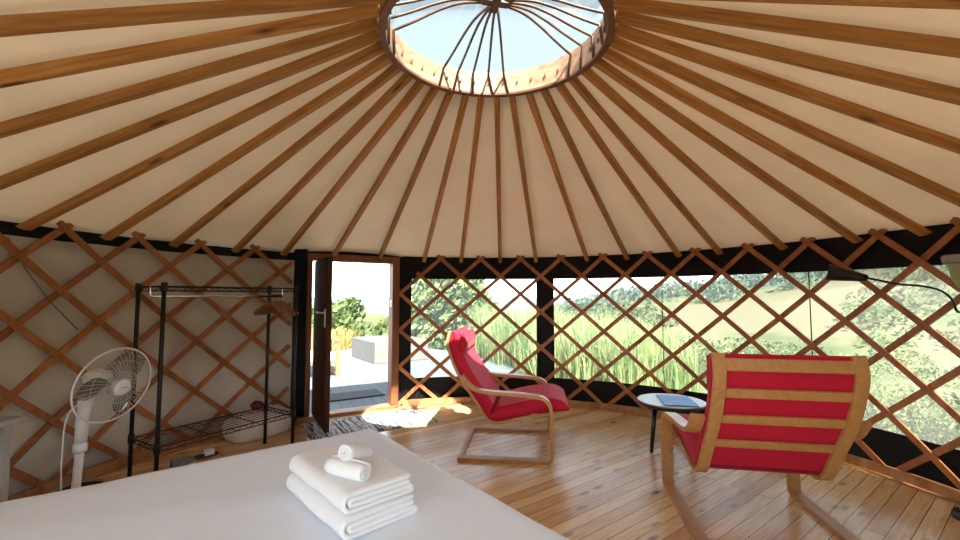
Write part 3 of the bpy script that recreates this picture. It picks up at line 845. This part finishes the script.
# ------------------------------------------------------------------ pedestal fan
FB = Vector((-2.36, .04, 0))
fan = thing('pedestal_fan', FB, 'white pedestal fan with round clear wire guard beside the bed', 'fan')
bm = bmesh.new(); lathe(bm, [(0, 0), (.17, 0), (.175, .012), (.14, .03), (.03, .045), (0, .045)], 40); mesh_obj('base', bm, M['fanplastic'], fan, True)
bm = bmesh.new(); tube(bm, [(0, 0, .04), (.02, 0, .42)], .021, 16); mesh_obj('pole', bm, M['fanplastic'], fan, True)
bm = bmesh.new(); tube(bm, [(.02, 0, .41), (.02, 0, .425), (.021, 0, .45), (.022, 0, .47)], [.03, .033, .033, .026], 16); mesh_obj('collar', bm, M['fanplastic'], fan, True)
bm = bmesh.new(); tube(bm, [(.021, 0, .46), (.025, 0, .56), (.03, .01, .66), (.04, .01, .72)], [.028, .031, .035, .042], 16); mesh_obj('neck', bm, M['fanplastic'], fan, True)
cz = Vector((-2.113, .113, .793)) # replaced below by the solved head centre
a, e = rad(-12), rad(-10)
fn = Vector((math.cos(e)*math.cos(a), math.cos(e)*math.sin(a), math.sin(e)))
fu = fn.cross(Vector((0, 0, 1))).normalized(); fv = fu.cross(fn)
HEAD = Vector((-2.195, .08, .775))-FB
head = bpy.data.objects.new('fan_head', None); C.objects.link(head); head.parent = fan
head.matrix_local = Matrix.Translation(HEAD) @ Matrix((fu, fv, fn)).transposed().to_4x4()   # local z = blowing direction
FR_ = .212
bm = bmesh.new(); tube(bm, [(FR_*math.cos(2*PI*k/48), FR_*math.sin(2*PI*k/48), 0) for k in range(48)], .0055, 8, closed=True); mesh_obj('guard_rim', bm, M['fanplastic'], head, True)
for s, nm in ((1, 'front_guard'), (-1, 'rear_guard')):
    bm = bmesh.new(); nr = 44
    for k in range(nr):
        an = 2*PI*k/nr; tw = .35*s
        tube(bm, [(r_*math.cos(an+tw*(1-r_/FR_)), r_*math.sin(an+tw*(1-r_/FR_)), s*.062*(1-(r_/FR_)**3)) for r_ in (.045, .09, .14, .18, FR_)], .0008, 4)
    for r_ in (.09, .15): tube(bm, [(r_*math.cos(2*PI*k/40), r_*math.sin(2*PI*k/40), s*.062*(1-(r_/FR_)**3)) for k in range(40)], .0009, 4, closed=True)
    mesh_obj(nm, bm, M['fanplastic'], head)
bm = bmesh.new(); lathe(bm, [(0, .076), (.030, .075), (.045, .068), (.047, .058), (0, .056)], 28); mesh_obj('hub_cap', bm, M['fanplastic'], head, True)
bm = bmesh.new(); box(bm, (0, .003, .0765), (.034, .006, .002)); mesh_obj('badge', bm, M['fangrey'], head)
bm = bmesh.new(); lathe(bm, [(0, -.20), (.04, -.195), (.062, -.15), (.066, -.08), (.05, -.06), (0, -.06)], 28); mesh_obj('motor', bm, M['fanplastic'], head, True)
bm = bmesh.new(); lathe(bm, [(0, -.03), (.035, -.03), (.035, .03), (0, .035)], 20); mesh_obj('spinner', bm, M['fangrey'], head, True)
for k in range(3):
    bm = bmesh.new(); g = []
    for i in range(9):
        r_ = .03+.155*i/8; half = .10+.50*math.sin(PI*(.15+.75*i/8))
        g.append([bm.verts.new((r_*math.cos(2*PI*k/3+half*(j/5-.5)*2), r_*math.sin(2*PI*k/3+half*(j/5-.5)*2), .028*(j/5-.5)*2)) for j in range(6)])
    for i in range(8):
        for j in range(5): bm.faces.new((g[i][j], g[i+1][j], g[i+1][j+1], g[i][j+1]))
    b_ = mesh_obj('blade', bm, M['blade'], head, True)
    md = b_.modifiers.new('t', 'SOLIDIFY'); md.thickness = .002
bm = bmesh.new(); tube(bm, smooth_path([(.06, -.03, .70), (-.005, -.06, .62), (-.02, -.062, .40), (-.016, -.062, .15), (.0, -.12, .052), (-.02, -.21, .0065)], 6), .0045, 8)
mesh_obj('power_cord', bm, M['fanplastic'], fan, True)
# tray behind the fan
ty = thing('floor_basket', (-2.62, .34, 0), 'dark oval basket with a pale rim on the floor behind the fan', 'basket')
bm = bmesh.new(); lathe(bm, [(0, 0), (.09, 0), (.125, .08), (.117, .08), (.085, .01), (0, .01)], 36); mesh_obj('body', bm, M['darkstuff'], ty, True)
bm = bmesh.new(); tube(bm, [(.121*math.cos(2*PI*k/36), .121*math.sin(2*PI*k/36), .08) for k in range(36)], .009, 8, closed=True); mesh_obj('rim', bm, M['stand'], ty, True)
# side stand at the far left
st = thing('bedside_stand', (-2.475, -.435, 0), 'pale bedside stand with a flat top at the far left', 'table')
bm = bmesh.new(); box(bm, (0, 0, .685), (.34, .30, .028)); mesh_obj('top', bm, M['stand'], st, auto=.004)
for x in (-.13, .11):
    for y in (-.11, .11):
        bm = bmesh.new(); box(bm, (x, y, .336), (.035, .035, .671)); mesh_obj('leg', bm, M['stand'], st, auto=.003)

# ------------------------------------------------------------------ floor lamp
LP = Vector((2.79, .29, 0))
lp = thing('floor_lamp', LP, 'floor lamp with frosted bowl and black reading arm by right lattice', 'lamp')
bm = bmesh.new(); lathe(bm, [(0, 0), (.128, 0), (.134, .008), (.128, .024), (.03, .032), (0, .032)], 40); mesh_obj('base', bm, M['lampblack'], lp, True)
bm = bmesh.new(); tube(bm, [(0, 0, .028), (.0, 0, 1.36)], .012, 12); mesh_obj('pole', bm, M['lampblack'], lp, True)
bm = bmesh.new(); lathe(bm, [(.018, 1.325), (.045, 1.34), (.068, 1.385), (.080, 1.45), (.090, 1.50)], 36); o = mesh_obj('lamp_bowl', bm, M['lampglass'], lp, True)
md = o.modifiers.new('t', 'SOLIDIFY'); md.thickness = .004
bm = bmesh.new(); lathe(bm, [(.092, 1.485), (.104, 1.492), (.108, 1.525), (.100, 1.535), (.088, 1.50)], 36, close=True); mesh_obj('bowl_rim', bm, M['lamprim'], lp, True)
bm = bmesh.new(); tube(bm, [(0, 0, 1.17), (0, 0, 1.24)], .022, 12); mesh_obj('joint', bm, M['lampblack'], lp, True)
arm_pts = [(-.01, 0, 1.20), (-.075, .0, 1.20), (-.10, 0, 1.27), (-.17, 0, 1.325), (-.28, .0, 1.35), (-.40, 0, 1.36), (-.58, 0, 1.397)]
bm = bmesh.new(); tube(bm, smooth_path(arm_pts, 6), .0065, 8); mesh_obj('reading_arm', bm, M['lampblack'], lp, True)
bm = bmesh.new(); p0 = Vector((-.575, 0, 1.395)); p1 = Vector((-.72, .115, 1.437))
tube(bm, [p0, p0+(p1-p0)*.12, p1], [.016, .024, .053], 24, cap=False); o = mesh_obj('reading_shade', bm, M['lampblack'], lp, True)
md = o.modifiers.new('t', 'SOLIDIFY'); md.thickness = .003

# ------------------------------------------------------------------ rugs
def flat_mat(name, c, rz, sx, sy, th, mat, label, cat):
    bm = bmesh.new(); n = 40; m = 16; G = []
    for i in range(n+1): G.append([bm.verts.new(((i/n-.5)*sx, (j/m-.5)*sy+.006*noise.noise(Vector((i*.4, j*.02, 1))), th+.002*noise.noise(Vector((i*.5, j*.7, 0))))) for j in range(m+1)])
    for i in range(n):
        for j in range(m): bm.faces.new((G[i][j], G[i+1][j], G[i+1][j+1], G[i][j+1]))
    o = mesh_obj(name, bm, mat, None, True); o.location = c; o.rotation_euler = (0, 0, rz)
    md = o.modifiers.new('t', 'SOLIDIFY'); md.thickness = th*.9; md.offset = -1
    return tag(o, label, cat)
da = math.atan2(dx.y, dx.x)
flat_mat('rag_rug', (-1.27, 2.06, .001), da, 1.22, .60, .008, M['rug'], 'striped dark and white rag rug on the floor inside the door', 'rug')
flat_mat('door_mat', (-1.95, 3.52, -.058), da, .80, .42, .012, M['darkstuff'], 'dark doormat lying on the deck outside the door', 'mat')

# ------------------------------------------------------------------ outside
def prism(bm, poly, z0, z1):
    lo = [bm.verts.new((x, y, z0)) for x, y in poly]; hi = [bm.verts.new((x, y, z1)) for x, y in poly]; n = len(poly)
    bm.faces.new(lo[::-1]); bm.faces.new(hi)
    for i in range(n): bm.faces.new((lo[i], lo[(i+1) % n], hi[(i+1) % n], hi[i]))
bm = bmesh.new(); prism(bm, [(-6.5, 1.5), (-2.6, 1.5), (-2.25, 2.12), (-1.6, 2.62), (-.9, 2.95), (0, 3.08), (.55, 3.06), (.75, 4.6), (.2, 6.6), (-.8, 8.2), (-2.5, 9.4), (-6.5, 9)], -.22, -.06)
bmesh.ops.recalc_face_normals(bm, faces=bm.faces)
tag(mesh_obj('deck', bm, M['deck']), 'grey board deck outside the door', kind='structure')
bm = bmesh.new(); prism(bm, [(-.45, -.45), (.45, -.45), (.45, .45), (-.45, .45)], 0, .43); 
o = tag(mesh_obj('concrete_block', bm, M['concrete'], auto=.012), 'square pale concrete block standing on the deck outside the door', 'block')
o.location = (-2.33, 7.12, -.06); o.rotation_euler = (0, 0, rad(36.9)); o.scale = (1.33, 1.55, 1)
be = thing('outdoor_armchair', (-3.10, 4.98, -.06), 'wooden outdoor armchair with white cushion on the deck outside', 'chair', None, rad(32))
for x in (-.33, .33):
    for y in (-.33, .33):
        bm = bmesh.new(); box(bm, (x, y, .29), (.06, .06, .58)); mesh_obj('leg', bm, M['bench'], be, auto=.004)
    bm = bmesh.new(); box(bm, (x, 0, .60), (.09, .74, .03)); mesh_obj('armrest', bm, M['bench'], be, auto=.004)
    bm = bmesh.new(); box(bm, (x, 0, .06), (.04, .62, .05)); mesh_obj('rail', bm, M['bench'], be)
bm = bmesh.new(); box(bm, (0, 0, .24), (.62, .70, .04)); mesh_obj('seat', bm, M['bench'], be)
bm = bmesh.new(); box(bm, (0, .33, .55), (.66, .04, .5)); mesh_obj('backrest', bm, M['bench'], be)
bm = bmesh.new(); box(bm, (0, -.02, .33), (.58, .64, .14)); mesh_obj('cushion', bm, M['fabricwhite'], be, auto=.03)

def gh(x, y):
    """ground height"""
    D = math.hypot(x, y); t = math.atan2(x, y)
    def sm(a, b, v): v = min(1, max(0, (v-a)/(b-a))); return v*v*(3-2*v)
    near = -.25-.05*max(0, D-3)*(1 if t > .4 else .6)
    east = sm(.35, .95, t)*(1-sm(2.6, 3.1, t))
    mid = sm(-.05, .4, t)*(1-sm(2.6, 3.1, t))
    h_e = -.25-.20*max(0, min(D, 26)-3.4)*sm(3.2, 8, D)+.0
    up = max(0, D-30)
    h_e += 17.5*sm(30, 135, D)+.03*max(0, D-135)
    h_m = -.25-.09*max(0, min(D, 40)-6)*sm(5, 12, D)+6.6*sm(45, 190, D)
    h_w = -.25-.02*max(0, D-9)-.055*max(0, D-25)
    if t < -.62 and t > -1.2: pass
    hill = 6.5*math.exp(-((t+.30)/.14)**2)*sm(60, 190, D)*(1-sm(260, 420, D))
    h = h_w*(1-mid)+(h_m*(1-east)+h_e*east)*mid+hill
    return h+noise.noise(Vector((x*.05, y*.05, 0)))*.03*max(0, D-6)*.35+noise.noise(Vector((x*.25, y*.25, 3)))*.10*sm(6, 20, D)
bm = bmesh.new(); rs = [2.9]
while rs[-1] < 900: rs.append(rs[-1]*1.055+.06)
NT = 220
fl_ = bm.verts.layers.float.new('field'); wl = bm.verts.layers.float.new('woods')
G = []
for r_ in rs:
    row = []
    for k in range(NT):
        t = -PI+2*PI*k/NT; x, y = r_*math.sin(t), r_*math.cos(t)
        v = bm.verts.new((x, y, gh(x, y)-(.25 if r_ < 3.4 else 0)))
        jit = noise.noise(Vector((x*.03, y*.03, 9)))
        v[fl_] = 1.0 if (.38 < t+jit*.05 < .70 and 48 < r_+jit*18 < 100) else 0.0
        v[wl] = max(0, min(1, (r_+jit*25-116)/12)) if t > .2 else 0
        row.append(v)
    G.append(row)
for i in range(len(rs)-1):
    for k in range(NT): bm.faces.new((G[i][k], G[i+1][k], G[i+1][(k+1) % NT], G[i][(k+1) % NT]))
bmesh.ops.recalc_face_normals(bm, faces=bm.faces)
tag(mesh_obj('hillside', bm, M['terrain'], smooth=True), 'green and tan hillside with a pale field beyond the windows', kind='structure')
bm = bmesh.new(); lathe(bm, [(0, -16), (6000, -16)], 64)
tag(mesh_obj('sea', bm, M['sea']), 'pale sea on the horizon beyond the door', kind='structure')

def leaf_cloud(bm, c, rx, rz, n, size, rn, flat=.0):
    for _ in range(n):
        while True:
            d = Vector((rn.uniform(-1, 1), rn.uniform(-1, 1), rn.uniform(-1, 1)))
            if .05 < d.length < 1: break
        d = d.normalized()*(d.length**.35)
        p = Vector(c)+Vector((d.x*rx, d.y*rx, d.z*rz))
        s = size*rn.uniform(.6, 1.4)
        u = Vector((rn.gauss(0, 1), rn.gauss(0, 1), rn.gauss(0, 1))).normalized(); w = u.orthogonal().normalized()
        q = u.cross(w)
        m_ = (w*s, q*s*.55)
        bm.faces.new([bm.verts.new(p+a_*m_[0]+b_*m_[1]) for a_, b_ in ((-1, 0), (-.2, -1), (1, 0), (-.2, 1))])
def tree(name, p, crown, mat, label, cat, seed, trunk=True, n=260, size=.16, group=None):
    rn = random.Random(seed)
    z0 = gh(p[0], p[1])
    t = thing(name, (p[0], p[1], z0), label, cat, group)
    bm = bmesh.new()
    for cx, cy, cz_, rx, rz in crown: leaf_cloud(bm, (cx, cy, cz_), rx, rz, int(n*rx*rz*2.0/ (size/.16)**1.2)+40, size, rn)
    mesh_obj('foliage', bm, mat, t)
    bm = bmesh.new(); top = max(c[2] for c in crown)
    tube(bm, [(0, 0, -.15), (.03, .02, top*.4), (0, 0, top*.8)], [.07*top/2, .05*top/2, .02], 8); mesh_obj('trunk', bm, M['trunk'], t, True)
    for k in range(3):
        c = crown[k % len(crown)]
        bm = bmesh.new(); tube(bm, [(.02, .01, top*.35), (c[0]*.5, c[1]*.5, c[2]*.75), (c[0], c[1], c[2])], [.03, .022, .01], 6); mesh_obj('branch', bm, M['trunk'], t, True)
    return t
tree('garden_tree', (-1.35, 10.2), [(0, 0, 1.5, 1.1, .9), (.55, .1, 1.0, .9, .8), (-.4, 0, .9, .9, .8), (.2, 0, 2.1, .8, .6), (-.3, 0, .35, .9, .4)], M['leaf_dark'], 'dark leafy tree outside the window nearest the door', 'tree', 3, n=330, size=.13)
tree('garden_shrub', (-5.0, 10.0), [(0, 0, .75, .8, .6), (.6, .2, .45, .6, .4), (-.6, 0, .6, .7, .6)], M['leaf_mid'], 'green shrub behind the outdoor armchair through the doorway', 'shrub', 5, n=300, size=.13)
tree('garden_shrub', (-5.9, 13.5), [(0, 0, .7, 1.0, .7), (.5, 0, 1.1, .6, .5), (-.6, 0, .5, .8, .5)], M['leaf_mid'], 'taller green shrub further off at the left of the doorway view', 'shrub', 6, n=240, size=.16)
tree('garden_shrub', (-3.35, 15.5), [(0, 0, .55, 1.3, .5), (1.1, .3, .5, .9, .5), (-1, 0, .4, .9, .4)], M['leaf_mid'], 'low bright shrub beyond the concrete block through the doorway', 'shrub', 7, n=200, size=.17)
tree('garden_tree', (-3.05, 14.5), [(.2, 0, 2.9, .8, .7), (.55, 0, 2.2, .7, .7), (.4, 0, 1.5, .6, .5)], M['leaf_dark'], 'slim leafy tree at the right edge of the doorway view', 'tree', 8, n=200, size=.12)
# golden grass by the armchair
def tuft(bm, p, n, h, spread, rn, lean=.35, wid=.009):
    for _ in range(n):
        a_ = rn.uniform(0, 2*PI); q = Vector(p)+Vector((math.cos(a_), math.sin(a_), 0))*spread*rn.random()**.5
        b_ = rn.uniform(0, 2*PI); H_ = h*rn.uniform(.55, 1.1); ln_ = lean*rn.uniform(.2, 1.4)*H_
        d = Vector((math.cos(b_), math.sin(b_), 0)); sd = Vector((-d.y, d.x, 0))*wid*rn.uniform(.7, 1.4)
        P = [q, q+d*ln_*.12+Vector((0, 0, H_*.45)), q+d*ln_*.45+Vector((0, 0, H_*.82)), q+d*ln_*1.05+Vector((0, 0, H_*(.98-.15*ln_)))]
        V = [(bm.verts.new(P[i]-sd*w_), bm.verts.new(P[i]+sd*w_)) for i, w_ in ((0, .8), (1, 1), (2, .75))]
        tip = bm.verts.new(P[3])
        bm.faces.new((V[0][0], V[0][1], V[1][1], V[1][0])); bm.faces.new((V[1][0], V[1][1], V[2][1], V[2][0])); bm.faces.new((V[2][0], V[2][1], tip))
rn = random.Random(12); bm = bmesh.new()
for k in range(14): x, y = -4.15+rn.uniform(-.5, .35), 8.6+rn.uniform(-.6, .6); tuft(bm, (x, y, gh(x, y)), 60, .75, .22, rn, .5, .008)
tag(mesh_obj('golden_grass', bm, M['leaf_gold']), 'golden ornamental grass behind the outdoor armchair', 'grass', kind='stuff')
rn = random.Random(21); bm = bmesh.new()
for k in range(150):
    for _ in range(40):
        y = rn.uniform(4.1, 10.5); x = rn.uniform(-.6, 4.2)
        edge = .75-(y-4.6)*.36
        if x > edge and x < 3.15+.16*(y-4.6) and math.hypot(x, y) > 4.4 and x < 1.2+(y-3.6)*1.6: break
    hh = 1.38-.16*max(0, x-1.2)+.05*(y-5)
    tuft(bm, (x, y, gh(x, y)-.02), 130, max(.6, hh)*rn.uniform(.65, 1.08), .30, rn, .42, .0055)
tag(mesh_obj('tall_grass', bm, M['grass']), 'tall green feathery grass growing outside the windows', 'grass', kind='stuff')

# scrub on the hillside
def scrub(name, mat, label, n, f, seed, size=(.5, 1.6)):
    rn = random.Random(seed); bm = bmesh.new(); k = 0
    while k < n:
        t = rn.uniform(.15, 1.9); D = 5.2*math.exp(rn.uniform(0, 3.55))
        if not f(t, D, rn): continue
        x, y = D*math.sin(t), D*math.cos(t); s = rn.uniform(*size)*(.45+D/60) if D < 60 else rn.uniform(*size)*(1.2+D/120)
        leaf_cloud(bm, (x, y, gh(x, y)+s*.25), s, s*.62, 420 if D < 13 else 170 if D < 45 else 70, s*(.045 if D < 13 else .085 if D < 45 else .16), rn); k += 1
    return tag(mesh_obj(name, bm, mat), label, 'scrub', kind='stuff')
def okf(t, D, r_):
    if .38 < t < .70 and 46 < D < 102: return r_.random() < .03
    if D < 9 and t < .8: return False
    return True
scrub('hillside_scrub', M['leaf_olive'], 'olive green scrub covering the hillside beyond the windows', 900, okf, 4)
scrub('dark_woods', M['leaf_far_haze'], 'dark woods along the far side of the valley', 420, lambda t, D, r_: D > 108, 5, (1.2, 2.2))
scrub('red_scrub', M['leaf_red'], 'patches of reddish scrub on the hillside at right', 26, lambda t, D, r_: t > .8 and 14 < D < 70, 6, (.7, 1.3))
scrub('bright_scrub', M['leaf_mid'], 'brighter green bushes on the hillside', 420, lambda t, D, r_: D < 110 and (t > .6 or D < 45) and okf(t, D, r_), 8)

# ------------------------------------------------------------------ light
w = bpy.data.worlds.new('World'); sc.world = w; w.use_nodes = True; nt = w.node_tree
bg = nt.nodes['Background']
tc = nt.nodes.new('ShaderNodeTexCoord'); sx = nt.nodes.new('ShaderNodeSeparateXYZ'); nt.links.new(tc.outputs['Generated'], sx.inputs[0])
col = ramp(nt, sx.outputs['Z'], [(0.0, (1.0, .985, .95)), (.10, (.92, .96, 1.0)), (.25, (.50, .62, .80)), (.40, (.113, .135, .147))])
cl = nd(nt, 'ShaderNodeTexNoise', Scale=3.0, Detail=5.0); mpn = nt.nodes.new('ShaderNodeMapping'); mpn.inputs['Scale'].default_value = (1, 1, 4)
nt.links.new(tc.outputs['Generated'], mpn.inputs['Vector']); nt.links.new(mpn.outputs[0], cl.inputs['Vector'])
cf = ramp(nt, cl.outputs[0], [(.5, (0, 0, 0)), (.7, (.5, .5, .5))])
zf = ramp(nt, sx.outputs['Z'], [(.0, (1, 1, 1)), (.22, (0, 0, 0))])
mm = nd(nt, 'ShaderNodeMath', operation='MULTIPLY'); nt.links.new(cf, mm.inputs[0]); nt.links.new(zf, mm.inputs[1])
mx = nd(nt, 'ShaderNodeMix', data_type='RGBA'); mx.inputs[7].default_value = (1, 1, 1, 1)
nt.links.new(mm.outputs[0], mx.inputs[0]); nt.links.new(col, mx.inputs[6]); nt.links.new(mx.outputs[2], bg.inputs['Color'])
bg.inputs['Strength'].default_value = 1.0
S = bpy.data.lights.new('Sun', 'SUN'); S.energy = 3.9; S.color = (1, .93, .82); S.angle = rad(.6)
so = bpy.data.objects.new('Sun', S); C.objects.link(so)
sd = Vector((.86, -2.46, 2.75)).normalized()
so.rotation_euler = sd.to_track_quat('Z', 'Y').to_euler(); so.location = sd*20

# ------------------------------------------------------------------ camera
cam = bpy.data.cameras.new('Camera'); co = bpy.data.objects.new('Camera', cam); C.objects.link(co)
cam.sensor_width = 36; cam.lens = 434.5/960*36; cam.clip_end = 8000; cam.clip_start = .02
co.location = (0, -2.378, 1.287); co.rotation_euler = (PI/2+.0600, -.0009, .0363)
sc.camera = co
sc.view_settings.view_transform = 'Standard'; sc.view_settings.look = 'None'; sc.view_settings.gamma = 1; sc.view_settings.use_curve_mapping = False
sc.view_settings.exposure = 3.05
sc.cycles.max_bounces = 14; sc.cycles.diffuse_bounces = 8; sc.cycles.transparent_max_bounces = 24
